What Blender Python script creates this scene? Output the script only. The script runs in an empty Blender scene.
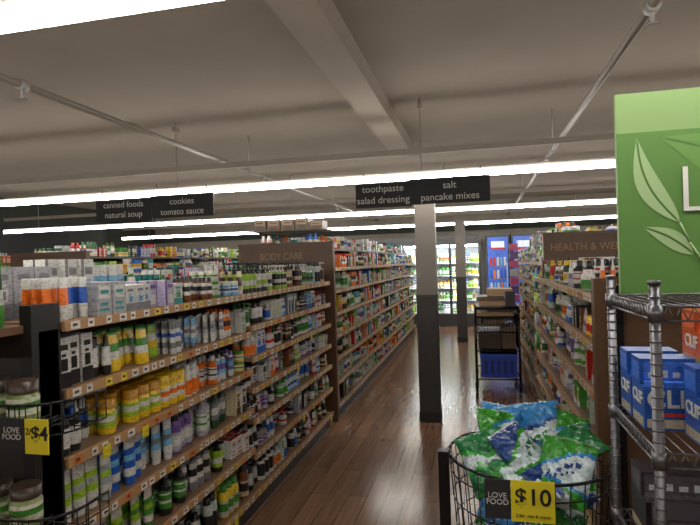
import bpy, math, random
from mathutils import Vector, Matrix, Euler
R = random.Random(11)
H = 1.6
def lin(c):
    c = c/255.0
    return c/12.92 if c <= 0.04045 else ((c+0.055)/1.055)**2.4
def S(r, g, b): return (lin(r), lin(g), lin(b), 1.0)

# ---------------------------------------------------------------- materials
def mat(name, col, rough=0.5, metal=0.0, emit=None, es=0.0, noise=0.0, nscale=8.0, bump=0.0):
    m = bpy.data.materials.new(name); m.use_nodes = True
    nt = m.node_tree; b = nt.nodes['Principled BSDF']
    b.inputs['Base Color'].default_value = col
    b.inputs['Roughness'].default_value = rough
    b.inputs['Metallic'].default_value = metal
    if emit:
        b.inputs['Emission Color'].default_value = emit
        b.inputs['Emission Strength'].default_value = es
    if noise or bump:
        tc = nt.nodes.new('ShaderNodeTexCoord')
        n = nt.nodes.new('ShaderNodeTexNoise'); n.inputs['Scale'].default_value = nscale
        n.inputs['Detail'].default_value = 5
        nt.links.new(tc.outputs['Object'], n.inputs['Vector'])
        if noise:
            r = nt.nodes.new('ShaderNodeValToRGB')
            r.color_ramp.elements[0].position = 0.3; r.color_ramp.elements[1].position = 0.7
            r.color_ramp.elements[0].color = tuple(c*(1-noise) for c in col[:3])+(1,)
            r.color_ramp.elements[1].color = tuple(min(1, c*(1+noise)) for c in col[:3])+(1,)
            nt.links.new(n.outputs['Fac'], r.inputs['Fac'])
            nt.links.new(r.outputs['Color'], b.inputs['Base Color'])
        if bump:
            bp = nt.nodes.new('ShaderNodeBump'); bp.inputs['Strength'].default_value = bump
            nt.links.new(n.outputs['Fac'], bp.inputs['Height'])
            nt.links.new(bp.outputs['Normal'], b.inputs['Normal'])
    return m
def colmat(name, rough=0.4, metal=0.0, print_amt=0.25, bump=0.0):
    m = bpy.data.materials.new(name); m.use_nodes = True
    nt = m.node_tree; b = nt.nodes['Principled BSDF']
    a = nt.nodes.new('ShaderNodeAttribute'); a.attribute_name = 'Col'
    b.inputs['Roughness'].default_value = rough; b.inputs['Metallic'].default_value = metal
    tc = nt.nodes.new('ShaderNodeTexCoord')
    mp = nt.nodes.new('ShaderNodeMapping'); mp.inputs['Scale'].default_value = (60, 60, 130)
    n = nt.nodes.new('ShaderNodeTexNoise'); n.inputs['Scale'].default_value = 1.0; n.inputs['Detail'].default_value = 2
    r = nt.nodes.new('ShaderNodeValToRGB')
    r.color_ramp.elements[0].position = 0.38; r.color_ramp.elements[1].position = 0.5
    v = 1-print_amt
    r.color_ramp.elements[0].color = (v, v, v, 1); r.color_ramp.elements[1].color = (1, 1, 1, 1)
    mx = nt.nodes.new('ShaderNodeMix'); mx.data_type = 'RGBA'; mx.blend_type = 'MULTIPLY'; mx.inputs[0].default_value = 1
    nt.links.new(tc.outputs['Object'], mp.inputs['Vector']); nt.links.new(mp.outputs['Vector'], n.inputs['Vector'])
    nt.links.new(n.outputs['Fac'], r.inputs['Fac'])
    nt.links.new(a.outputs['Color'], mx.inputs[6]); nt.links.new(r.outputs['Color'], mx.inputs[7])
    nt.links.new(mx.outputs[2], b.inputs['Base Color'])
    if bump:
        n2 = nt.nodes.new('ShaderNodeTexNoise'); n2.inputs['Scale'].default_value = 22
        nt.links.new(tc.outputs['Object'], n2.inputs['Vector'])
        bp = nt.nodes.new('ShaderNodeBump'); bp.inputs['Strength'].default_value = bump; bp.inputs['Distance'].default_value = 0.02
        nt.links.new(n2.outputs['Fac'], bp.inputs['Height']); nt.links.new(bp.outputs['Normal'], b.inputs['Normal'])
    return m
M_prod = colmat('product_packaging', 0.36, 0, 0.32)
M_paint = colmat('painted_parts', 0.5, 0, 0.0)
M_bag = colmat('crinkled_film', 0.22, 0.0, 0.3, 0.9)
M_dark = mat('black_metal', S(20, 19, 20), 0.4, 0.5)
M_chrome = mat('chrome_wire', S(112, 112, 116), 0.38, 0.9)
M_white = mat('sign_print', S(185, 185, 180), 0.6)
M_black = mat('black_print', S(15, 15, 15), 0.6)
M_signblk = mat('blackboard', S(28, 28, 31), 0.7, noise=0.1)
M_brown = mat('brown_laminate', S(82, 57, 37), 0.45, noise=0.15, nscale=5)
M_tan = mat('tan_print', S(140, 110, 78), 0.6)
M_yellow = mat('yellow_card', S(208, 192, 26), 0.6)
M_pipe = mat('painted_pipe', S(138, 129, 119), 0.5)
M_wall = mat('wall_paint', S(116, 110, 100), 0.8, noise=0.06)
M_wdark = mat('wall_dark_paint', S(42, 46, 40), 0.8, noise=0.1)
M_ceil = mat('ceiling_paint', S(136, 125, 113), 0.9, noise=0.05, nscale=2.0, bump=0.05)
M_beam = mat('beam_paint', S(150, 139, 126), 0.85, noise=0.04, nscale=3)
M_light = mat('lamp_tube', (1, 1, 1, 1), 0.5, 0, (1.0, 0.955, 0.88, 1), 29.0)
M_house = mat('fixture_enamel', S(150, 146, 142), 0.5)
M_cool = mat('cooler_light', (1, 1, 1, 1), 0.5, 0, (0.9, 0.97, 1, 1), 40.0)
M_bluep = mat('blue_lit_panel', S(34, 60, 120), 0.4, 0, (0.05, 0.14, 0.6, 1), 0.55, noise=0.7, nscale=7)

def floor_mat():
    m = bpy.data.materials.new('wood_plank_floor'); m.use_nodes = True
    nt = m.node_tree; b = nt.nodes['Principled BSDF']
    tc = nt.nodes.new('ShaderNodeTexCoord')
    mp = nt.nodes.new('ShaderNodeMapping'); mp.inputs['Rotation'].default_value = (0, 0, math.radians(90))
    nt.links.new(tc.outputs['Object'], mp.inputs['Vector'])
    br = nt.nodes.new('ShaderNodeTexBrick')
    br.inputs['Color1'].default_value = S(130, 98, 74); br.inputs['Color2'].default_value = S(110, 82, 62)
    br.inputs['Mortar'].default_value = S(74, 54, 41)
    br.inputs['Scale'].default_value = 1; br.inputs['Brick Width'].default_value = 1.2; br.inputs['Row Height'].default_value = 0.13
    br.inputs['Mortar Size'].default_value = 0.003; br.offset = 0.37
    nt.links.new(mp.outputs['Vector'], br.inputs['Vector'])
    mp2 = nt.nodes.new('ShaderNodeMapping'); mp2.inputs['Scale'].default_value = (30, 2, 1)
    nt.links.new(tc.outputs['Object'], mp2.inputs['Vector'])
    n = nt.nodes.new('ShaderNodeTexNoise'); n.inputs['Scale'].default_value = 1.4; n.inputs['Detail'].default_value = 6
    nt.links.new(mp2.outputs['Vector'], n.inputs['Vector'])
    r = nt.nodes.new('ShaderNodeValToRGB'); r.color_ramp.elements[0].position = .3; r.color_ramp.elements[1].position = .7
    r.color_ramp.elements[0].color = (.7, .7, .7, 1); r.color_ramp.elements[1].color = (1.15, 1.12, 1.1, 1)
    nt.links.new(n.outputs['Fac'], r.inputs['Fac'])
    mx = nt.nodes.new('ShaderNodeMix'); mx.data_type = 'RGBA'; mx.blend_type = 'MULTIPLY'; mx.inputs[0].default_value = 1
    nt.links.new(br.outputs['Color'], mx.inputs[6]); nt.links.new(r.outputs['Color'], mx.inputs[7])
    nt.links.new(mx.outputs[2], b.inputs['Base Color'])
    b.inputs['Roughness'].default_value = 0.2
    return m
M_floor = floor_mat()

# ---------------------------------------------------------------- mesh builder
class MB:
    def __init__(s): s.v = []; s.f = []; s.c = []; s.sm = []
    def quad(s, a, b, c, d, col):
        i = len(s.v); s.v += [a, b, c, d]; s.f.append((i, i+1, i+2, i+3)); s.c.append(col); s.sm.append(False)
    def box(s, x0, y0, z0, x1, y1, z1, col=(.5, .5, .5, 1)):
        i = len(s.v)
        s.v += [(x0, y0, z0), (x1, y0, z0), (x1, y1, z0), (x0, y1, z0), (x0, y0, z1), (x1, y0, z1), (x1, y1, z1), (x0, y1, z1)]
        for f in [(0, 3, 2, 1), (4, 5, 6, 7), (0, 1, 5, 4), (1, 2, 6, 5), (2, 3, 7, 6), (3, 0, 4, 7)]:
            s.f.append(tuple(i+k for k in f)); s.c.append(col); s.sm.append(False)
    def tube(s, p0, p1, r, col=(.5, .5, .5, 1), n=6, r1=None):
        p0 = Vector(p0); p1 = Vector(p1); d = (p1-p0)
        if d.length < 1e-6: return
        d.normalize(); a = d.orthogonal().normalized(); b = d.cross(a)
        r1 = r if r1 is None else r1
        i = len(s.v)
        for p, rr in ((p0, r), (p1, r1)):
            for k in range(n):
                t = 2*math.pi*k/n
                s.v.append(tuple(p+a*math.cos(t)*rr+b*math.sin(t)*rr))
        for k in range(n):
            k2 = (k+1) % n
            s.f.append((i+k, i+k2, i+n+k2, i+n+k)); s.c.append(col); s.sm.append(True)
        s.f.append(tuple(i+n-1-k for k in range(n))); s.c.append(col); s.sm.append(False)
        s.f.append(tuple(i+n+k for k in range(n))); s.c.append(col); s.sm.append(False)
    def poly(s, pts, r, col=(.5, .5, .5, 1), n=6, closed=False):
        for k in range(len(pts)-1): s.tube(pts[k], pts[k+1], r, col, n)
        if closed: s.tube(pts[-1], pts[0], r, col, n)
    def loft(s, c, U, V, rings, cols, n=10):
        cx, cy, cz = c
        for j in range(len(rings)-1):
            i = len(s.v)
            for (ru, rv, z) in (rings[j], rings[j+1]):
                for k in range(n):
                    t = 2*math.pi*k/n; u = math.cos(t)*ru; w = math.sin(t)*rv
                    s.v.append((cx+U[0]*u+V[0]*w, cy+U[1]*u+V[1]*w, cz+z))
            for k in range(n):
                k2 = (k+1) % n
                s.f.append((i+k, i+k2, i+n+k2, i+n+k)); s.c.append(cols[j]); s.sm.append(True)
        s.f.append(tuple(i+n+k for k in range(n))); s.c.append(cols[-1]); s.sm.append(False)
    def make(s, name, m, parent=None):
        me = bpy.data.meshes.new(name); me.from_pydata(s.v, [], s.f)
        at = me.color_attributes.new('Col', 'FLOAT_COLOR', 'CORNER')
        buf = []
        for f, c in zip(s.f, s.c):
            buf.extend(list(c)*len(f))
        at.data.foreach_set('color', buf)
        me.polygons.foreach_set('use_smooth', s.sm)
        me.materials.append(m); me.update()
        o = bpy.data.objects.new(name, me); bpy.context.collection.objects.link(o)
        if parent:
            o.parent = parent; o.matrix_parent_inverse = Matrix.Translation(-parent.location)
        return o
def empty(name, loc):
    e = bpy.data.objects.new(name, None); e.location = loc; e.empty_display_size = 0.1
    bpy.context.collection.objects.link(e); return e
def boxo(name, b, m, parent=None):
    k = MB(); k.box(*b); return k.make(name, m, parent)
def text(body, name, loc, size, m, parent, rot=(math.pi/2, 0, 0), align='CENTER', sx=1.0, ext=0.0008, bold=0.0):
    cu = bpy.data.curves.new(name, 'FONT'); cu.body = body; cu.size = size; cu.align_x = align; cu.align_y = 'CENTER'
    cu.extrude = ext; cu.space_line = 0.85; cu.offset = bold
    o = bpy.data.objects.new(name, cu); cu.materials.append(m); bpy.context.collection.objects.link(o)
    o.location = loc; o.rotation_euler = rot; o.scale = (sx, 1, 1)
    o.parent = parent; o.matrix_parent_inverse = Matrix.Translation(-parent.location)
    return o

# ---------------------------------------------------------------- products
def item(mb, kind, c, U, V, w, h, d, pal, n=10, style=0):
    body, lab, ink, cap = pal
    a = w/2; b = d/2
    if kind == 'bottle':
        if style == 0:
            mb.loft(c, U, V, [(a*.94, b*.94, 0), (a, b, .04*h), (a, b, .16*h), (a, b, .3*h), (a, b, .36*h), (a, b, .5*h), (a, b, .54*h), (a, b, .6*h), (a, b, .7*h), (a*.45, b*.45, .8*h), (a*.42, b*.42, h)],
                    [body, body, lab, ink, lab, ink, lab, body, body, cap], n)
        elif style == 1:   # shouldered bottle with wide cap
            mb.loft(c, U, V, [(a*.9, b*.9, 0), (a, b, .06*h), (a, b, .2*h), (a, b, .45*h), (a, b, .52*h), (a*.98, b*.98, .7*h), (a*.8, b*.8, .8*h), (a*.66, b*.66, .82*h), (a*.62, b*.62, h)],
                    [body, lab, ink, lab, body, body, cap, cap], n)
        else:              # oval tapered bottle
            mb.loft(c, U, V, [(a*.8, b*.6, 0), (a, b*.7, .1*h), (a, b*.7, .25*h), (a*.97, b*.68, .4*h), (a*.92, b*.64, .6*h), (a*.8, b*.55, .75*h), (a*.5, b*.42, .83*h), (a*.46, b*.42, .84*h), (a*.44, b*.4, h)],
                    [body, body, lab, ink, lab, body, cap, cap], n)
    elif kind == 'pump':
        mb.loft(c, U, V, [(a, b, 0), (a, b, .14*h), (a, b, .25*h), (a, b, .4*h), (a, b, .55*h), (a, b, .62*h), (a*.4, b*.4, .7*h), (a*.4, b*.4, .78*h), (a*.14, b*.14, .79*h), (a*.14, b*.14, .93*h), (a*.4, a*.4, .94*h), (a*.35, a*.35, h)],
                [body, lab, ink, lab, lab, body, cap, cap, cap, cap, cap], n)
        cx, cy, cz = c
        p = (cx, cy, cz+.965*h); q = (cx+V[0]*b*1.1, cy+V[1]*b*1.1, cz+.95*h)
        mb.tube(p, q, w*.09, cap, 5)
    elif kind == 'tube':
        mb.loft(c, U, V, [(a*.72, b*.72, 0), (a*.75, b*.75, .17*h), (a*.86, b*.85, .18*h), (a*.9, b*.8, .35*h), (a*.94, b*.66, .5*h), (a*.96, b*.5, .62*h), (a*.98, b*.36, .75*h), (a, b*.1, .95*h), (a, b*.08, h)],
                [cap, body, body, lab, ink, lab, body, body], n)
    elif kind == 'jar':
        mb.loft(c, U, V, [(a*.95, b*.95, 0), (a, b, .06*h), (a, b, .2*h), (a, b, .35*h), (a, b, .5*h), (a, b, .6*h), (a*.85, b*.85, .7*h), (a*.93, b*.93, .71*h), (a*.93, b*.93, h)],
                [body, body, lab, ink, lab, body, cap, cap], n)
    elif kind == 'can':
        mb.loft(c, U, V, [(a*.95, b*.95, 0), (a, b, .04*h), (a, b, .3*h), (a, b, .45*h), (a, b, .7*h), (a, b, .95*h), (a*.93, b*.93, h)],
                [cap, body, lab, ink, body, cap], n)
    elif kind == 'pouch':
        mb.loft(c, U, V, [(a*.9, b*.95, 0), (a, b, .1*h), (a, b*.9, .3*h), (a*.97, b*.7, .5*h), (a*.96, b*.5, .7*h), (a*.97, b*.12, .92*h), (a*.97, b*.1, h)],
                [body, body, lab, ink, body, cap], n)
    else:
        cx, cy, cz = c
        def P(u, v, z): return (cx+U[0]*u+V[0]*v, cy+U[1]*u+V[1]*v, cz+z)
        x = [P(-a, -b, 0), P(a, -b, 0), P(a, b, 0), P(-a, b, 0)]
        y = [P(-a, -b, h), P(a, -b, h), P(a, b, h), P(-a, b, h)]
        for k in range(4):
            k2 = (k+1) % 4; mb.quad(x[k], x[k2], y[k2], y[k], body)
        mb.quad(y[0], y[1], y[2], y[3], cap)
        e = b+.0012
        def F(u0, u1, z0, z1, c_, ee=0): mb.quad(P(a*u0, e+ee, h*z0), P(a*u1, e+ee, h*z0), P(a*u1, e+ee, h*z1), P(a*u0, e+ee, h*z1), c_)
        if style == 0:
            F(-.8, .8, .5, .9, lab); F(-.7, .7, .12, .2, ink); F(-.6, .5, .3, .38, ink); F(-.6, .6, .65, .76, ink, .0012)
        elif style == 1:
            F(-1, 1, .0, .3, ink); F(-.6, .6, .75, .86, ink); F(-.4, .3, .62, .68, lab); F(-.5, .5, .34, .58, lab, .001); F(-.25, .25, .38, .54, ink, .002)
        else:
            F(-1, -.55, 0, 1, ink); F(-.4, .8, .7, .84, ink); F(-.4, .5, .55, .61, lab); F(-.3, .85, .1, .46, lab); F(-.1, .65, .16, .4, cap, .0012)
W = S(190, 189, 184); K = S(26, 25, 26); GY = S(112, 112, 116); LG = S(152, 152, 157)
OR = S(214, 104, 20); YE = S(212, 174, 28); GR = S(60, 128, 42); DG = S(28, 70, 36); BL = S(28, 82, 170); LB = S(104, 162, 198)
PU = S(100, 70, 132); LAV = S(160, 150, 180); TE = S(38, 130, 130); RD = S(172, 28, 24); PK = S(200, 78, 128); BR = S(78, 46, 26); AM = S(108, 58, 20); CR = S(190, 174, 144); LI = S(140, 175, 44)
COS = [(W, OR, OR, W), (W, BL, BL, W), (LG, PU, W, K), (LAV, W, PU, W), (W, GR, DG, GR), (K, W, W, K), (GY, K, W, K), (W, TE, TE, TE), (YE, W, GR, GR), (CR, BR, BR, W), (LB, W, BL, W), (W, LG, GR, W), (AM, CR, K, K), (W, K, K, K), (GR, W, W, W), (TE, W, K, W), (W, W, RD, RD), (W, LI, W, LI)]
VIT = [(AM, W, GR, W), (AM, YE, K, K), (W, RD, RD, W), (W, GR, GR, W), (AM, W, BL, W), (K, W, RD, K), (W, OR, K, W), (DG, W, YE, YE), (AM, CR, BR, W), (W, PU, PU, W), (BL, W, W, W), (GR, YE, W, GR), (RD, W, YE, W)]
GRO = [(GR, W, YE, GR), (YE, RD, RD, YE), (RD, W, W, RD), (W, GR, K, W), (DG, CR, W, DG), (OR, W, K, OR), (CR, BR, GR, CR), (BL, W, YE, BL), (LI, W, DG, LI), (W, CR, BR, W), (W, RD, BL, W), (K, YE, W, K), (TE, W, W, TE), (W, GR, GR, W), (LG, W, BL, W), (W, W, GR, W)]
def jit(pal):
    o = []
    for c in pal:
        s = R.uniform(.78, 1.12)
        o.append(tuple(min(.85, v*s*R.uniform(.93, 1.07)) for v in c[:3])+(1,))
    return tuple(o)

def fill(mb, xf, y0, y1, z, side, depth, hmax, groups=None, pals=COS, kinds=None, rows=2, n=10, inset=.02, jitter=.008, wr=(.045, .08)):
    kinds = kinds or ['bottle', 'tube', 'box', 'pump', 'jar', 'bottle', 'box']
    y = y0+.01; gi = 0
    while y < y1-.04:
        if groups and gi < len(groups):
            gw, kind, w, h, pal = groups[gi]; gi += 1; yend = min(y+gw, y1)
            reps = max(1, round(gw/w/2.5))
        else:
            kind = R.choice(kinds); w = R.uniform(*wr); h = hmax*R.uniform(.55, .97); pal = jit(R.choice(pals))
            if kind == 'jar': h *= .6
            yend = min(y+w*R.choice([1, 2, 2, 3, 3]), y1); reps = 0
        style = R.randrange(3)
        d = min(w*(.95 if kind in('bottle', 'jar', 'can', 'pump') else .7), depth/rows)
        if kind == 'box': d = w*.6
        cnt = 0; pl = pal; hh = h
        while y+w <= yend+.01 and y+w < y1:
            if reps and cnt and cnt % 3 == 0:
                pl = jit(pal); hh = h*R.uniform(.9, 1.04); 
                if R.random() < .4: pl = (pl[0], pl[2], pl[1], R.choice([pl[3], W, pl[2]]))
            cnt += 1
            push = R.choice([0, 0, 0, 0, .02, .05])
            for r_ in range(rows):
                if r_ == 0 and R.random() < .08: continue
                x = xf - side*(inset+push+d/2+r_*(d+.006)+R.uniform(0, jitter))
                t = R.uniform(-.07, .07); cs, sn = math.cos(t), math.sin(t)
                U = (-sn*side, cs, 0); V = (side*cs, sn, 0)
                item(mb, kind, (x, y+w/2+R.uniform(-.001, .001), z), U, V, w*.92, hh, d, pl, n, style)
                if kind in ('box', 'can', 'jar') and hh < hmax*.48:
                    item(mb, kind, (x, y+w/2, z+hh+.001), U, V, w*.92, hh, d, pl, n, style)
            y += w
        y = max(y, yend if not groups else y)+.005

def gondola(name, x0, x1, y0, y1, secs, top):
    e = empty(name, ((x0+x1)/2, (y0+y1)/2, 0)); xm = (x0+x1)/2
    cf = S(56, 44, 34); cs = S(112, 85, 62); lip = S(160, 122, 82)
    f = MB()
    f.box(x0+.03, y0, 0, x1-.03, y1, .1, S(35, 30, 28))
    f.box(xm-.02, y0, .1, xm+.02, y1, top, S(88, 76, 64))
    n = max(1, round((y1-y0)/1.2))
    for k in range(n+1):
        y = y0+(y1-y0)*k/n
        f.box(xm-.035, max(y0, y-.02), .1, xm+.035, min(y1, y+.02), top, cf)
    f.make('frame', M_paint, e)
    s = MB(); t = MB()
    for ya, yb, zs in secs:
        for z in zs:
            s.box(x0, ya+.003, z-.025, x1, yb-.003, z, cs)
            for xx, sd in ((x0, -1), (x1, 1)):
                s.box(min(xx, xx+sd*.012), ya+.003, z-.032, max(xx, xx+sd*.012), yb-.003, z+.004, lip)
                y = ya+.03
                while y < yb-.06:
                    xq = xx+sd*.0135
                    c = R.choice([S(208, 204, 196)]*6+[S(215, 190, 50), S(215, 190, 50), S(196, 105, 50)])
                    tw = R.uniform(.03, .05)
                    t.quad((xq, y, z-.028), (xq, y+tw, z-.028), (xq, y+tw, z+.001), (xq, y, z+.001), c)
                    t.quad((xq+sd*.0005, y+tw*.2, z-.018), (xq+sd*.0005, y+tw*.7, z-.018), (xq+sd*.0005, y+tw*.7, z-.008), (xq+sd*.0005, y+tw*.2, z-.008), S(60, 58, 56))
                    if R.random() < .025:
                        t.box(xq, y, z-.06, xq+sd*.002, y+.045, z-.012, S(205, 188, 40))
                    y += R.uniform(.055, .11)
    s.make('shelves', M_paint, e); t.make('price_tags', M_prod, e)
    return e

# ---------------------------------------------------------------- room
XL, XR, YB, YF, ZC = -9.5, 6.0, -5.0, 14.6, 3.15
boxo('floor', (XL, YB, -.1, XR, YF, 0), M_floor)
boxo('ceiling', (XL, YB, ZC, XR, YF, ZC+.1), M_ceil)
boxo('wall_left', (XL-.1, YB, 0, XL, YF, ZC), M_wdark)
boxo('wall_right', (XR, YB, 0, XR+.1, YF, ZC), M_wall)
boxo('wall_front', (XL, YF, 0, XR, YF+.1, ZC), M_wall)
boxo('wall_back', (XL, YB-.1, 0, XR, YB, ZC), M_wall)
boxo('trim_1', (XL, YF-.04, 2.35, XR, YF, 2.6), M_wdark)
boxo('baseboard_left', (XL, YB, 0, XL+.02, YF, .12), M_black)
boxo('baseboard_front', (XL, YF-.02, 0, XR, YF, .12), M_black)
bm = MB(); bm.box(-1.05, YB, ZC-.16, -.79, 7.2, ZC); bm.make('ceiling_beam', M_beam)
for x, z in ((-2.62, 2.72), (.80, 2.72)):
    e = empty('sprinkler_pipe', (x, 4, z)); p = MB()
    p.tube((x, YB, z), (x, YF-.1, z), .022, n=10)
    p.make('pipe', M_pipe, e)
    p = MB()
    for y in (-1.5, 2.3, 6.0, 9.8):
        p.tube((x, y, z), (x, y, ZC), .006)
        p.tube((x, y+.37, z), (x, y+.43, z), .034, n=10)
        p.tube((x, y+.4, z), (x, y+.4, z-.08), .011, n=8)
        p.tube((x, y+.4, z-.08), (x, y+.4, z-.086), .026, n=10)
        p.tube((x, y-.02, z), (x, y+.02, z), .03, n=10)
    p.make('hangers_and_heads', M_house, e)
for y in (-2.1, 1.42, 5.2, 8.85, 12.5):
    e = empty('fluorescent_light_row', (-2, y, 2.45))
    a, b = XL+.4, 5.2
    l = MB(); x = a
    while x < b-.1:
        l.box(x+.004, y-.04, 2.38, min(x+2.4, b)-.004, y+.04, 2.43); x += 2.4
    l.make('diffuser', M_light, e)
    h = MB(); h.box(a, y-.03, 2.431, b, y+.03, 2.455); h.make('housing', M_house, e)
    r = MB(); r.box(a, y-.02, 2.62, b, y+.02, 2.675)
    x = a+.8
    while x < b:
        r.tube((x, y, 2.455), (x, y, 2.62), .005); r.tube((x, y, 2.66), (x, y, ZC), .006); r.box(x-.02, y-.03, ZC-.1, x+.02, y+.03, ZC-.05); x += 2.6
    r.make('hanger_rail', M_pipe, e)

# columns
def column(x, y, w, top):
    e = empty('support_column', (x, y, 0))
    k = MB(); h = w/2
    k.box(x-h, y-h, 0, x+h, y+h, .1, S(22, 22, 23))
    k.box(x-h+.005, y-h+.005, .1, x+h-.005, y+h-.005, 1.25, S(52, 49, 48))
    k.box(x-h+.007, y-h+.007, 1.25, x+h-.007, y+h-.007, top, S(114, 107, 99))
    k.box(x-h, y-h, 1.24, x+h, y+h, 1.26, S(62, 58, 54))
    k.make('post', M_paint, e)
column(-.5, 5.45, .21, 2.36)
column(-.32, 10.7, .2, 2.36)

# aisle signs
def aisle_sign(x0, xm, x1, y, z0, z1, t1, t2):
    e = empty('hanging_aisle_sign', ((x0+x1)/2, y, z1))
    k = MB(); k.box(x0, y-.012, z0, xm-.006, y+.012, z1-.01); k.box(xm+.006, y-.012, z0+.01, x1, y+.012, z1+.01)
    k.make('panels', M_signblk, e)
    k = MB()
    for x in (x0+.08, x1-.08): k.tube((x, y, z1), (x, y, 2.46), .004)
    k.box(xm-.008, y-.016, z0-.01, xm+.008, y+.016, z1+.01)
    k.make('hangers', M_dark, e)
    for (cx, t) in (((x0+xm)/2, t1), ((xm+x1)/2, t2)):
        a, b = t.split('|')
        text(a, 'lettering', (cx, y-.0135, z0+(z1-z0)*.73), .092, M_white, e)
        text(b, 'lettering', (cx, y-.0135, z0+(z1-z0)*.28), .092, M_white, e)
aisle_sign(-1.13, -.6, .13, 5.12, 2.12, 2.36, 'toothpaste|salad dressing', 'salt|pancake mixes')
aisle_sign(-4.04, -3.36, -2.64, 5.12, 2.12, 2.36, 'canned foods|natural soup', 'cookies|tomato sauce')

# ---------------------------------------------------------------- left near gondola
XF = -1.42
SA = [1.42, 1.18, .94, .69, .44, .15]
SB = [1.42, 1.21, 1.01, .81, .61, .39, .15]
gondola('gondola_shelf_unit', -2.42, XF, 1.6, 5.08, [(1.6, 3.2, SA), (3.2, 5.08, SB)], 1.40)
p = MB()
g = [(.14, 'tube', .05, .155, (W, OR, OR, W)), (.12, 'tube', .05, .155, (W, BL, BL, W)), (.22, 'box', .085, .13, (LG, W, TE, LG)), (.2, 'box', .07, .11, (W, LB, GY, W)), (.2, 'box', .075, .12, (LAV, W, PU, W)), (.2, 'box', .08, .1, (W, GR, TE, W)), (.25, 'bottle', .05, .13, (AM, W, K, K))]
fill(p, XF, 1.6, 3.2, 1.421, 1, .4, .17, g, n=12, rows=3)
fill(p, XF-.28, 1.6, 3.2, 1.421, 1, .4, .2, [(.3, 'box', .1, .2, (LG, W, GY, W)), (.3, 'box', .08, .23, (W, LB, GY, W)), (.3, 'tube', .06, .2, (W, LB, GY, W))], n=12, rows=3, kinds=['box', 'pump', 'bottle'])
fill(p, XF, 3.2, 5.08, 1.421, 1, .4, .2, [(.4, 'pump', .065, .2, (K, LI, W, K)), (.4, 'pump', .065, .19, (LI, W, K, K)), (.4, 'pump', .06, .2, (AM, CR, K, K)), (.3, 'pump', .06, .18, (W, GR, K, W))], kinds=['pump', 'bottle'], n=10, rows=3)
fill(p, XF-.3, 3.2, 5.08, 1.421, 1, .4, .22, kinds=['box', 'pump', 'bottle'], n=8, rows=3)
fill(p, -2.42, 1.6, 5.08, 1.421, -1, .4, .2, n=8, rows=2)
g = [(.2, 'box', .065, .18, (W, K, K, LG)), (.1, 'bottle', .05, .15, (K, W, W, K)), (.26, 'pouch', .085, .16, (YE, W, GR, GR)), (.2, 'pouch', .08, .155, (LI, YE, W, GR)), (.2, 'tube', .05, .16, (GY, W, BL, W)), (.15, 'tube', .05, .15, (LB, W, GY, GY)), (.2, 'tube', .05, .15, (W, LG, GY, W)), (.2, 'bottle', .05, .16, (W, OR, K, OR))]
fill(p, XF, 1.6, 3.2, 1.181, 1, .4, .17, g, n=12, rows=3)
g = [(.13, 'bottle', .06, .16, (K, W, W, BL)), (.12, 'bottle', .06, .16, (W, K, BL, W)), (.4, 'jar', .078, .14, (YE, LI, W, S(180, 126, 24))), (.22, 'jar', .07, .15, (YE, W, OR, YE)), (.18, 'bottle', .055, .16, (W, OR, OR, W)), (.18, 'bottle', .055, .16, (OR, W, K, W)), (.3, 'bottle', .055, .16, (W, LB, PU, K))]
fill(p, XF, 1.6, 3.2, .941, 1, .4, .17, g, n=12, rows=3)
g = [(.28, 'tube', .072, .19, (W, LI, LG, W)), (.26, 'tube', .075, .2, (W, BL, LB, BL)), (.22, 'tube', .07, .19, (W, LB, GY, W)), (.24, 'bottle', .066, .2, (PU, LG, W, K)), (.24, 'bottle', .066, .2, (LG, W, GR, LG)), (.3, 'bottle', .064, .19, (DG, GY, W, K))]
fill(p, XF, 1.6, 3.2, .691, 1, .4, .19, g, n=12, rows=3)
g = [(.3, 'tube', .07, .19, (W, GR, GR, GR)), (.3, 'tube', .07, .19, (W, LI, GR, GR)), (.3, 'bottle', .065, .19, (K, GR, W, K)), (.3, 'bottle', .065, .19, (GY, W, K, K)), (.3, 'pump', .065, .19, (K, LI, W, K))]
fill(p, XF, 1.6, 3.2, .441, 1, .4, .19, g, n=12, rows=3)
fill(p, XF, 1.6, 3.2, .151, 1, .4, .22, n=10, rows=2)
for z in SB[1:]:
    fill(p, XF, 3.2, 5.08, z+.001, 1, .4, .165 if z > .2 else .19, n=9, rows=2, kinds=['bottle', 'tube', 'pump', 'bottle', 'box'], pals=[COS[i] for i in (1, 2, 13, 5, 6, 10, 13, 11, 4, 12, 0, 17, 16)])
p.make('toiletry_products', M_prod)

# left endcap with wire baskets
e = empty('endcap_wire_display', (-1.9, 1.5, 0))
k = MB()
k.box(-2.42, 1.50, 0, -1.42, 1.585, 1.40, S(40, 34, 30)); k.box(-2.42, 1.485, .0, -2.36, 1.59, 1.47, S(24, 20, 20)); k.box(-1.465, 1.47, 0, -1.42, 1.595, 1.49, S(20, 17, 17))
k.box(-2.42, 1.27, 1.40, -1.45, 1.5, 1.425, S(96, 68, 48)); k.box(-2.42, 1.26, 1.385, -1.45, 1.27, 1.43, S(140, 105, 75))
k.make('back_panel', M_paint, e)
k = MB()
def rrect(x0, x1, y0, y1, r, z):
    pts = [(x1, y1, z)]
    for i in range(7):
        t = -math.pi/2*i/6; pts.append((x1-r+r*math.cos(t), y0+r+r*math.sin(t), z))
    for i in range(7):
        t = -math.pi/2-math.pi/2*i/6; pts.append((x0+r+r*math.cos(t), y0+r+r*math.sin(t), z))
    pts.append((x0, y1, z)); return pts
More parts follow.
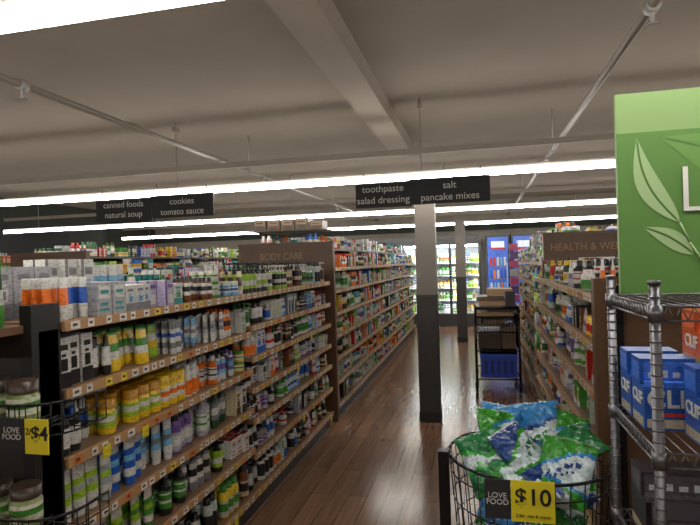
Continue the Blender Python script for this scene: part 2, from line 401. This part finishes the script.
for z in (1.14, .82, .49, .16):
    x0, x1, y0, y1 = -2.5, -1.14, 1.24, 1.46
    for dz, rr in ((0, .003), (.045, .0025), (.09, .0045)): k.poly(rrect(x0, x1, y0, y1, .12, z+dz), rr, n=6)
    for q in rrect(x0, x1, y0, y1, .12, z): k.tube(q, (q[0], q[1], z+.09), .002, n=5)
    x = x0+.1
    while x < x1-.08:
        k.tube((x, y0, z+.09), (x, y0, z), .002, n=5); k.tube((x, y0, z), (x, y1, z), .002, n=5); x += .035
    y = y0+.13
    while y < y1:
        k.tube((x1, y, z+.09), (x1, y, z), .002, n=5); k.tube((x0+.02, y, z), (x1, y, z), .002, n=5); y += .05
k.make('wire_baskets', M_dark, e)
cxx, czz, cyy = -1.185, 1.155, 1.226
boxo('price_card', (cxx-.03, cyy, czz-.05, cxx+.045, cyy+.003, czz+.045), M_yellow, e)
text('$4', 'price_text', (cxx+.018, cyy-.001, czz+.005), .052, M_black, e, bold=.001)
text('2/', 'price_text', (cxx-.018, cyy-.001, czz+.01), .026, M_black, e)
boxo('slogan_card', (cxx-.115, cyy, czz-.04, cxx-.032, cyy+.003, czz+.045), M_signblk, e)
text('LOVE\nFOOD', 'slogan_text', (cxx-.073, cyy-.001, czz+.003), .022, M_white, e)
p = MB(); PC = (S(120, 135, 80), S(205, 205, 185), GR, S(60, 44, 34)); PC2 = (S(100, 112, 70), S(190, 200, 165), GR, S(48, 38, 32))
for z in (1.144, .824, .494):
    for i, x in enumerate([-1.37, -1.475, -1.585, -1.7, -1.82, -1.94]):
        item(p, 'jar', (x, 1.38, z), (1, 0, 0), (0, -1, 0), .092, .125, .092, PC if (i) % 2 == 0 else PC2, 20)
p.make('candle_jars', M_prod)
p = MB()
for i, x in enumerate([-1.5, -1.59, -1.68, -1.78, -1.88]):
    item(p, 'box' if i % 2 == 0 else 'jar', (x, 1.31, 1.426), (1, 0, 0), (0, -1, 0), .08, .13, .05, [(CR, GR, DG, W), (AM, W, GR, K)][i % 2], 14)
    item(p, 'pouch', (x, 1.4, 1.426), (1, 0, 0), (0, -1, 0), .085, .24, .05, [(GR, W, DG, GR), (CR, LI, GR, CR)][i % 2], 12)
p.make('gift_soap_packs', M_prod)

# ---------------------------------------------------------------- tall gondolas
ZT = [1.55, 1.32, 1.09, .86, .63, .39, .15]
def tall(name, x0, x1, y0, y1, sides=(1,), pals=GRO, n=8, kinds=None, label=None, prodname='grocery_packages'):
    e = gondola(name, x0, x1, y0, y1, [(y0, y1, ZT)], 1.74)
    k = MB()
    k.box(x0-.01, y0-.05, 0, x1+.01, y0, 1.80); k.box(x0-.01, y0-.07, 1.55, x1+.01, y0-.05, 1.80)
    k.box(x0-.02, y0-.075, 1.80, x1+.02, y0+.03, 1.82)
    k.make('end_panel', M_brown, e)
    if label: text(label, 'lettering', ((x0+x1)/2+(-.04), y0-.072, 1.68), .095, M_tan, e, sx=.9)
    d = MB(); d.box(x0+.15, y0, 1.74, x1-.15, y1, 1.76, S(80, 60, 46)); d.make('top_deck', M_paint, e)
    p = MB()
    for sd in sides:
        for z in ZT:
            fill(p, x1 if sd > 0 else x0, y0+.02, y1, z+.001, sd, .4, .19, n=n, rows=2, pals=pals, kinds=kinds, wr=(.05, .09))
    for sd in (1, -1):
        fill(p, x1-.16 if sd > 0 else x0+.16, y0+.04, y1, 1.761, sd, .3, .19, n=n, rows=2, pals=pals, kinds=['bottle', 'can', 'box', 'bottle'])
    p.make(prodname, M_prod)
    return e
tall('gondola_shelf_unit', -2.42, XF, 5.3, 12.3, (1,), label='BODY CARE', kinds=['box', 'pouch', 'can', 'bottle', 'box'])
tall('gondola_shelf_unit', -5.3, -4.3, 5.3, 12.3, (1,), label='GROCERY', kinds=['box', 'can', 'bottle'], n=6)
tall('gondola_shelf_unit', -8.2, -7.2, 5.3, 12.3, (1,), kinds=['box', 'can', 'bottle'], n=6)
gondola('gondola_shelf_unit', -5.3, -4.3, 1.6, 5.08, [(1.6, 5.08, SA)], 1.4)
p = MB(); fill(p, -4.3, 1.6, 5.08, 1.421, 1, .4, .22, pals=GRO, n=8, rows=4); fill(p, -4.3, 1.6, 5.08, 1.181, 1, .4, .18, pals=GRO, n=6, rows=1)
p.make('pantry_packages', M_prod)
p = MB()
for i in range(5):
    x = -2.3+i*.16; item(p, 'box', (x, 5.6, 1.96), (1, 0, 0), (0, -1, 0), .14, R.uniform(.08, .15), .2, jit((S(70, 55, 42), S(110, 90, 70), K, S(90, 75, 60))))
p.box(-2.38, 5.35, 1.953, -1.52, 5.8, 1.959, S(90, 70, 50))
p.make('overstock_cartons', M_prod)

# ---------------------------------------------------------------- right gondolas
XG = .5
RZ = [1.42, 1.2, .98, .76, .54, .32, .12]
gondola('gondola_shelf_unit', XG, 1.5, 2.56, 5.1, [(2.56, 5.1, RZ)], 1.42)
p = MB()
for z in RZ:
    fill(p, XG, 2.58, 5.1, z+.001, -1, .4, .17, pals=VIT+COS[:6]+GRO[:4], kinds=['bottle', 'jar', 'box', 'bottle', 'pouch'], n=10, rows=3 if z > 1.3 else 2, wr=(.045, .085))
fill(p, XG+.32, 2.58, 5.1, 1.421, -1, .4, .2, pals=VIT, kinds=['bottle', 'jar', 'box'], n=8, rows=4)
p.make('vitamin_bottles', M_prod)
e = empty('shelving_end_panel', (1, 2.5, 0))
k = MB(); k.box(XG-.02, 2.49, 0, XG+.07, 2.55, 1.50); k.box(XG+.07, 2.5, 0, 1.5, 2.55, 1.42); k.make('wood_panel', M_brown, e)
k = MB(); k.box(XG+.04, 2.475, .0, XG+.09, 2.489, 1.47); k.make('dark_upright', M_dark, e)
tall('gondola_shelf_unit', .6, 1.6, 5.3, 9.0, (-1,), label='HEALTH & WELLNESS', pals=VIT+GRO, kinds=['box', 'bottle', 'jar', 'pouch'], prodname='health_products')
tall('gondola_shelf_unit', 3.4, 4.4, 5.3, 9.0, (-1,), pals=GRO, n=6)
# clip strips
k = MB()
for i, z in enumerate([1.38, 1.2, 1.02, .84]):
    k.tube((.50, 5.2, z), (.525, 5.2, z), .075, [TE, LI, LG, GR, TE][i], 20); k.tube((.493, 5.2, z), (.50, 5.2, z), .045, W, 16)
k.box(.526, 5.19, .7, .529, 5.21, 1.5, K); k.box(.526, 5.19, 1.49, .585, 5.21, 1.5, K)
k.make('hanging_clip_strip', M_prod)
k = MB()
for i in range(7):
    z = 1.80-i*.12
    k.box(.44, 7.9, z-.1, .55, 7.98, z, [PK, PU, PK, W, PK, PU, PK][i])
    k.box(.438, 7.91, z-.07, .44, 7.97, z-.03, W)
k.box(.551, 7.93, .9, .555, 7.95, 1.84, K)
k.make('hanging_sachet_strip', M_prod)

# ---------------------------------------------------------------- far refrigerated case + blue cooler
e = empty('refrigerated_display_case', (-.9, 13.6, 0))
k = MB(); x0, x1, y0, y1 = -3.4, .05, 13.1, 14.0
k.box(x0, y0, 0, x1, y1, .3, S(60, 60, 62)); k.box(x0, y0, 1.95, x1, y1, 2.15, S(50, 52, 54)); k.box(x0, y1-.05, .3, x1, y1, 1.95, S(170, 175, 178))
n = 5
for i in range(n+1):
    x = x0+(x1-x0)*i/n; k.box(x-.03, y0-.01, .3, x+.03, y0+.04, 1.95, S(70, 72, 74))
for z in (.32, .62, .92, 1.22, 1.52): k.box(x0+.03, y0+.15, z-.02, x1-.03, y1-.05, z, S(180, 182, 185))
k.make('cabinet', M_paint, e)
k = MB(); k.box(x0+.05, y0+.06, 1.9, x1-.05, y0+.12, 1.945)
for i in range(n+1):
    x = x0+(x1-x0)*i/n; k.box(x-.02, y0+.041, .4, x+.02, y0+.06, 1.9)
k.make('case_lamps', M_cool, e)
p = MB()
for z in (.321, .621, .921, 1.221, 1.521):
    x = x0+.06
    while x < x1-.12:
        w = R.uniform(.07, .1); kd = R.choice(['bottle', 'box', 'jar']); pal = R.choice([(W, GR, GR, GR), (W, BL, W, BL), (W, YE, GR, GR), (LI, W, GR, W), (CR, GR, RD, W), (YE, W, W, OR), (W, W, BL, BL), (GR, W, W, GR)]); h = R.uniform(.16, .24)
        for q in range(R.choice([2, 3])):
            if x < x1-.12: item(p, kd, (x+w/2, y0+.25, z), (1, 0, 0), (0, -1, 0), w*.93, h, w*.9, pal, 8); x += w
p.make('dairy_products', M_prod)
e = empty('beverage_cooler', (.65, 13.6, 0))
k = MB()
for x in (.2, .78):
    k.box(x, 13.25, 0, x+.54, 13.95, 2.15, S(30, 34, 50)); k.box(x+.46, 13.2, .9, x+.48, 13.22, 1.5, S(180, 180, 190))
k.make('cabinet', M_paint, e)
k = MB()
for x in (.2, .78): k.box(x+.04, 13.235, .5, x+.5, 13.249, 2.1)
k.make('lit_front', M_bluep, e)
k = MB()
for x in (.2, .78):
    for z in (.8, 1.1, 1.4): k.box(x+.06, 13.228, z, x+.48, 13.234, z+.02, GY)
    k.box(x+.12, 13.225, 1.85, x+.42, 13.234, 2.0, S(200, 210, 235)); k.box(x+.09, 13.222, 1.8, x+.45, 13.2245, 1.84, RD)
    for i in range(5):
        for z in (.82, 1.12, 1.42):
            k.box(x+.08+i*.08, 13.222, z, x+.13+i*.08, 13.2275, z+.2, R.choice([W, RD, LB, OR, BL, BL, W]))
k.make('front_graphics', M_prod, e)

# ---------------------------------------------------------------- stock cart
cx, cy = .2, 7.05
e = empty('stocking_cart', (cx, cy, 0))
k = MB(); w = .25; l = .42
for sx in (-1, 1):
    for sy in (-1, 1):
        k.tube((cx+sx*w, cy+sy*l, .1), (cx+sx*w, cy+sy*l, .98 if sy > 0 else .9), .014, n=8)
        k.tube((cx+sx*w-.015, cy+sy*l, .062), (cx+sx*w+.015, cy+sy*l, .062), .06, n=18)
        k.box(cx+sx*w-.022, cy+sy*l-.02, .06, cx+sx*w+.022, cy+sy*l+.02, .12)
    k.tube((cx+sx*w, cy-l, .9), (cx+sx*w*.95, cy-l-.14, 1.02), .014, n=8)
k.tube((cx-w, cy-l-.14, 1.02), (cx+w, cy-l-.14, 1.02), .02, n=10)
for z in (.16, .5, .72, .9):
    for sx in (-1, 1): k.tube((cx+sx*w, cy-l, z), (cx+sx*w, cy+l, z), .01)
    for sy in (-1, 1): k.tube((cx-w, cy+sy*l, z), (cx+w, cy+sy*l, z), .01)
for i in range(1, 14):
    x = cx-w+2*w*i/14
    k.tube((x, cy-l, .5), (x, cy-l, .9), .003, n=4); k.tube((x, cy+l, .5), (x, cy+l, .9), .003, n=4)
    k.tube((x, cy-l, .5), (x, cy+l, .5), .003, n=4); k.tube((x, cy-l, .16), (x, cy+l, .16), .003, n=4)
for i in range(1, 22):
    y = cy-l+2*l*i/22
    for sx in (-1, 1): k.tube((cx+sx*w, y, .5), (cx+sx*w, y, .9), .003, n=4)
k.make('wire_frame', M_dark, e)
k = MB()
k.box(cx-.22, cy-.36, .515, cx+.05, cy+.3, .70, S(62, 50, 42)); k.box(cx+.06, cy-.36, .515, cx+.22, cy+.3, .78, S(96, 78, 60)); k.box(cx-.15, cy-.34, .785, cx+.1, cy+.2, .88, S(110, 90, 70))
k.box(cx-.24, cy-.40, .91, cx+.2, cy+.38, .95, S(118, 92, 66)); k.box(cx-.1, cy-.3, .955, cx+.23, cy+.35, 1.02, S(60, 50, 44)); k.box(cx-.2, cy-.28, 1.025, cx+.16, cy+.3, 1.08, S(142, 112, 80))
k.box(cx-.23, cy-.25, 1.085, cx+.1, cy+.2, 1.13, S(80, 66, 52)); k.box(cx-.1, cy-.2, 1.135, cx+.2, cy+.2, 1.22, S(150, 120, 88)); k.box(cx+.11, cy-.33, 1.025, cx+.22, cy-.29, 1.2, S(40, 36, 34))
k.make('cardboard_boxes', M_paint, e)
k = MB(); k.box(cx-.2, cy-.38, .17, cx+.22, cy+.3, .46, S(35, 60, 150)); k.box(cx-.21, cy-.39, .42, cx+.23, cy+.31, .46, S(45, 75, 175))
for i in range(5): k.box(cx-.16+i*.075, cy-.383, .22, cx-.12+i*.075, cy-.38, .38, S(22, 38, 100))
k.make('blue_crate', M_paint, e)

# ---------------------------------------------------------------- foreground wire bin with bags
bx, by = .17, 2.14
e = empty('round_wire_bin', (bx, by, 0))
k = MB(); n = 36
def ring(r, z): return [(bx+r*math.cos(2*math.pi*i/n), by+r*math.sin(2*math.pi*i/n), z) for i in range(n)]
for r_, z, t in ((.3, .86, .006), (.295, .8, .003), (.288, .7, .003), (.28, .6, .003), (.272, .5, .003), (.264, .4, .003), (.256, .3, .004), (.17, .3, .003), (.08, .3, .003)):
    k.poly(ring(r_, z), t, n=6, closed=True)
for i in range(n):
    t = 2*math.pi*i/n
    k.tube((bx+.3*math.cos(t), by+.3*math.sin(t), .86), (bx+.256*math.cos(t), by+.256*math.sin(t), .3), .0024, n=5)
    if i % 2 == 0: k.tube((bx, by, .3), (bx+.256*math.cos(t), by+.256*math.sin(t), .3), .0022, n=5)
for sx in (-1, 1):
    c, s_ = math.cos(.23), math.sin(.23)
    px, py = bx+sx*.325*c, by+sx*.325*s_
    k.box(px-.02, py-.02, 0, px+.02, py+.02, .88)
    k.box(px-.03, py-.06, 0, px+.03, py+.06, .03)
    k.tube((px, py, .3), (bx+sx*.25*c, by+sx*.25*s_, .3), .008)
k.make('wire_basket', M_dark, e)
tx, ty = .148, by-.318
boxo('price_card', (tx-.065, ty, .745, tx+.07, ty+.003, .878), M_yellow, e)
text('$10', 'price_text', (tx+.003, ty-.001, .824), .074, M_black, e, bold=.0012)
text('2 for  mix & match', 'price_fine_print', (tx+.003, ty-.001, .765), .014, M_black, e)
boxo('slogan_card', (tx-.148, ty, .75, tx-.067, ty+.003, .878), M_signblk, e)
text('LOVE\nFOOD', 'slogan_text', (tx-.108, ty-.001, .815), .025, M_white, e)

def bag(mb, c, rot, w, h, t, pal):
    NU, NV = 22, 30; M3 = rot
    ph = R.uniform(0, 6)
    for sgn in (1, -1):
        base = len(mb.v)
        for j in range(NV+1):
            v = -1+2*j/NV
            for i in range(NU+1):
                u = -1+2*i/NU
                prof = max(0, 1-abs(u)**2.6)**.6*max(0, 1-abs(v)**4)**.7
                wr = .010*math.sin(7*u+ph)*math.sin(5*v+2*ph)+.006*math.sin(13*v+9*u+ph)+.003*math.sin(23*u-17*v+ph)
                x = u*w/2*(1-.06*(1-abs(v)**2)); y = v*h/2; z = sgn*(t/2*prof)+(wr*prof)+.004*math.sin(u*18)*(1 if abs(v) > .88 else 0)
                q = M3 @ Vector((x, y, z))+Vector(c)
                mb.v.append(tuple(q))
        for j in range(NV):
            v = -1+2*(j+.5)/NV
            for i in range(NU):
                u = -1+2*(i+.5)/NU
                a = base+j*(NU+1)+i
                f = (a, a+1, a+NU+2, a+NU+1)
                mb.f.append(f if sgn > 0 else f[::-1]); mb.sm.append(True)
                g_, w_, d_, cr, bl = pal
                e1 = .22+.3*math.sin(1.6*u+ph)
                if abs(v) > .9: col = cr
                elif v > e1+.12: col = g_
                elif v > e1: col = bl
                elif abs(v-e1+.28) < .07 and abs(u) < .62 and int((u+1)*9) % 3: col = d_
                elif abs(v-e1+.46) < .05 and abs(u) < .5 and int((u+1)*11) % 2: col = d_
                elif v < -.45-.15*u: col = g_ if u*u*2+(v+.8)**2*9 > .5 else cr
                elif v < -.35-.15*u: col = bl
                else: col = w_
                mb.c.append(col)
wh = S(176, 190, 194); gn = S(48, 126, 36); nv = S(28, 58, 116); sb = S(46, 116, 172)
BG = [(gn, wh, nv, S(165, 174, 178), sb), (sb, wh, gn, S(60, 110, 160), nv), (S(34, 104, 60), wh, gn, gn, S(60, 150, 60)), (nv, wh, S(30, 95, 70), S(160, 172, 176), gn)]
p = MB()
for lv, (z, cnt, rad) in enumerate([(.42, 4, .12), (.52, 5, .12), (.62, 6, .13), (.72, 7, .14), (.81, 8, .15)]):
    for i in range(cnt):
        t = 2*math.pi*i/cnt+lv*.7
        c = (bx+rad*math.cos(t), by+rad*math.sin(t), z+R.uniform(-.01, .02))
        rot = Euler((R.uniform(.2, 1.1), R.uniform(-.4, .4), R.uniform(-1.2, 1.2))).to_matrix()
        bag(p, c, rot, .15, .19, .07, BG[(i+lv) % 4])
for (dx, dy, z, r3, b) in [(-.1, .02, .92, (.9, .25, .5), 0), (.03, .1, .93, (1.0, -.2, -.3), 1), (.13, -.02, .9, (.5, .2, -1.2), 2), (-.03, -.1, .9, (.8, -.1, 1.0), 3), (.15, .1, .9, (.9, .4, .2), 0), (-.15, -.1, .88, (.7, -.3, .2), 2), (.1, -.15, .87, (.9, .1, -.4), 0), (-.12, .12, .91, (1.1, 0, -.6), 1)]:
    bag(p, (bx+dx, by+dy, z-.02), Euler(r3).to_matrix(), .19, .24, .09, BG[b])
p.make('snack_bags', M_bag)

# ---------------------------------------------------------------- right wire rack
rx0, rx1, ry0, ry1 = .385, 1.285, 1.34, 1.75
e = empty('chrome_wire_rack', ((rx0+rx1)/2, (ry0+ry1)/2, 0))
k = MB()
for x in (rx0, rx1):
    for y in (ry0, ry1):
        k.tube((x, y, .02), (x, y, 1.53), .0118, n=14)
        z = .05
        while z < 1.52: k.tube((x, y, z), (x, y, z+.004), .013, n=14); z += .025
        k.tube((x, y, 0), (x, y, .03), .02, n=12)
        k.tube((x, y, 1.53), (x, y, 1.54), .014, n=12)
SZ = 1.15
shz = (1.48, SZ, .84, .5, .15)
for z in shz:
    for dz in (0, -.032):
        k.poly([(rx0, ry0, z+dz), (rx1, ry0, z+dz), (rx1, ry1, z+dz), (rx0, ry1, z+dz)], .0032, closed=True)
    m_ = 34
    for i in range(m_):
        xa = rx0+(rx1-rx0)*i/m_; xb = rx0+(rx1-rx0)*(i+.5)/m_; xc = rx0+(rx1-rx0)*(i+1)/m_
        for y in (ry0, ry1):
            k.tube((xa, y, z), (xb, y, z-.032), .0016, n=4); k.tube((xb, y, z-.032), (xc, y, z), .0016, n=4)
        k.tube((xa, ry0, z), (xa, ry1, z), .002, n=4)
    m_ = 16
    for i in range(m_):
        a = ry0+(ry1-ry0)*i/m_; b = a+(ry1-ry0)*.5/m_; c = a+(ry1-ry0)/m_
        for x in (rx0, rx1):
            k.tube((x, a, z), (x, b, z-.032), .0016, n=4); k.tube((x, b, z-.032), (x, c, z), .0016, n=4)
    for x in (rx0, rx1):
        for y in (ry0, ry1): k.tube((x, y, z-.035), (x, y, z+.004), .016, n=12)
k.make('wire_frame', M_chrome, e)
e = empty('snack_bar_cartons', (.7, 1.45, SZ))
cols = {'b': S(28, 78, 160), 'o': S(190, 76, 20), 'r': S(140, 28, 28), 'd': S(52, 44, 50), 'g': S(50, 90, 50)}
k = MB()
def carton(x, y, z, w, d, h, c, txt=True):
    cc = cols[c]; li = tuple(min(.8, v*1.7+.03) for v in cc[:3])+(1,)
    k.box(x, y, z, x+w, y+d, z+h*.62, cc); k.box(x, y+d*.3, z+h*.62, x+w, y+d, z+h, cc)
    k.box(x+.006, y-.001, z+.006, x+w-.006, y, z+h*.16, S(180, 172, 150))
    k.box(x+.01, y+d*.3-.001, z+h*.68, x+w-.01, y+d*.3, z+h*.95, li)
    k.box(x+.02, y-.0015, z+h*.2, x+w-.02, y, z+h*.25, S(190, 50, 36))
    for i in range(4): k.box(x+.02+i*w*.22, y+d*.3-.002, z+h*.72, x+.02+i*w*.22+w*.13, y+d*.3-.001, z+h*(.8+.03*(i % 2)), S(185, 190, 195))
    # wrapped bars standing in the open tray
    for i in range(5):
        k.box(x+.008+i*(w-.016)/5, y+.006, z+h*.6, x+.005+(i+1)*(w-.016)/5, y+d*.28, z+h*.68, li)
    if txt:
        text('CLIF', 'print', (x+w/2, y-.002, z+h*.44), .062, M_white, e, bold=.0012)
        text('CLIF', 'print', (x-.001, y+d/2, z+h*.42), .045, M_white, e, rot=(math.pi/2, 0, -math.pi/2), bold=.001)
    k.box(x-.001, y+.01, z+.006, x, y+d-.01, z+h*.16, S(165, 155, 130)); k.box(x-.0008, y+d*.34, z+h*.68, x, y+d-.01, z+h*.93, li)
z = SZ+.004
carton(.485, 1.37, z, .15, .11, .175, 'b')
carton(.64, 1.37, z, .15, .11, .175, 'b')
carton(.80, 1.37, z, .15, .11, .175, 'd')
carton(.40, 1.50, z, .13, .11, .175, 'b')
carton(.40, 1.62, z, .13, .11, .175, 'b')
carton(.54, 1.52, z, .16, .13, .15, 'b', txt=False); carton(.54, 1.52, z+.153, .16, .13, .14, 'o')
carton(.73, 1.52, z, .16, .13, .15, 'b', txt=False); carton(.73, 1.52, z+.153, .16, .13, .14, 'o')
for i, c in enumerate('drgod'):
    carton(.41+i*.172, 1.36, .844, .165, .14, .13, c, txt=(i == 1)); carton(.41+i*.172, 1.55, .844, .165, .14, .17, 'dgrdb'[i], txt=False)
for i, c in enumerate('dodrb'): carton(.41+i*.172, 1.37, .504, .165, .3, .2, c, txt=False)
k.make('cartons', M_prod, e)

# green sign on the rack
e = empty('green_leaf_sign', (.85, 1.78, 1.48))
sx0, sx1, sy, sz0, sz1 = .42, 1.37, 1.785, 1.475, 2.085
M_g1 = mat('sign_light_green', S(108, 136, 80), 0.6); M_g2 = mat('sign_green', S(70, 110, 42), 0.6, noise=.06, nscale=3); M_g3 = mat('sign_leaf_green', S(132, 158, 110), 0.6); M_g4 = mat('sign_mid_green', S(82, 122, 54), 0.6)
boxo('board', (sx0, sy, sz0, sx1, sy+.02, sz1), M_g1, e)
boxo('panel', (sx0, sy-.003, sz0, sx1, sy, sz1-.12), M_g2, e)
def leaf(name, base, tip, wd, m, off=.005, bend=.03):
    b = Vector(base); t = Vector(tip); d = t-b; nn = Vector((-d.y, d.x)).normalized(); N = 18
    L, Rr = [], []
    for i in range(N+1):
        q = i/N; c = b+d*q+nn*bend*math.sin(q*math.pi); ww = wd*math.sin(math.pi*q**.8)
        L.append(c+nn*ww); Rr.append(c-nn*ww)
    k = MB(); y = sy-off
    for i in range(N):
        m1 = (L[i]+Rr[i])/2; m2 = (L[i+1]+Rr[i+1])/2
        g = .003
        for A, sg in ((L, 1), (Rr, -1)):
            a1 = m1+nn*sg*min(g, (A[i]-m1).length); a2 = m2+nn*sg*min(g, (A[i+1]-m2).length)
            k.quad((a1.x, y, a1.y), (A[i].x, y, A[i].y), (A[i+1].x, y, A[i+1].y), (a2.x, y, a2.y), W)
    k.make(name, m, e)
leaf('leaf_1', (.585, 1.69), (.475, 1.95), .034, M_g3)
leaf('leaf_2', (.62, 1.595), (.485, 1.68), .026, M_g3, bend=-.01)
leaf('leaf_3', (1.05, 1.62), (.54, 1.945), .11, M_g4, off=.0045, bend=-.05)
k = MB()
k.poly([(.70, sy-.006, 1.48), (.65, sy-.006, 1.56), (.61, sy-.006, 1.63), (.585, sy-.006, 1.69)], .003); k.make('stem', M_g3, e)
text('LOCAL', 'lettering', (.578, sy-.008, 1.78), .2, M_white, e, align='LEFT', bold=-.003)

# dark decor board on the left wall
e = empty('wall_decor_sign', (XL+.02, 8, 2)); boxo('board', (XL+.005, 5, 1.8, XL+.03, 11, 2.6), M_signblk, e)
text('produce', 'lettering', (XL+.032, 8, 2.2), .4, M_g3, e, rot=(math.pi/2, 0, math.pi/2))

# ---------------------------------------------------------------- camera, world
cam = bpy.data.cameras.new('camera'); co = bpy.data.objects.new('camera', cam); bpy.context.collection.objects.link(co)
cam.lens = 36*540/700; cam.clip_start = .05
co.matrix_world = Matrix.Translation((0, 0, H)) @ Matrix.Rotation(math.radians(13.3), 4, 'Z') @ Matrix.Rotation(math.radians(90), 4, 'X') @ Matrix.Rotation(math.radians(-1.7), 4, 'Z')
bpy.context.scene.camera = co
w = bpy.data.worlds.new('world'); bpy.context.scene.world = w; w.use_nodes = True
w.node_tree.nodes['Background'].inputs[0].default_value = (.02, .02, .02, 1)
bpy.context.scene.view_settings.view_transform = 'Standard'
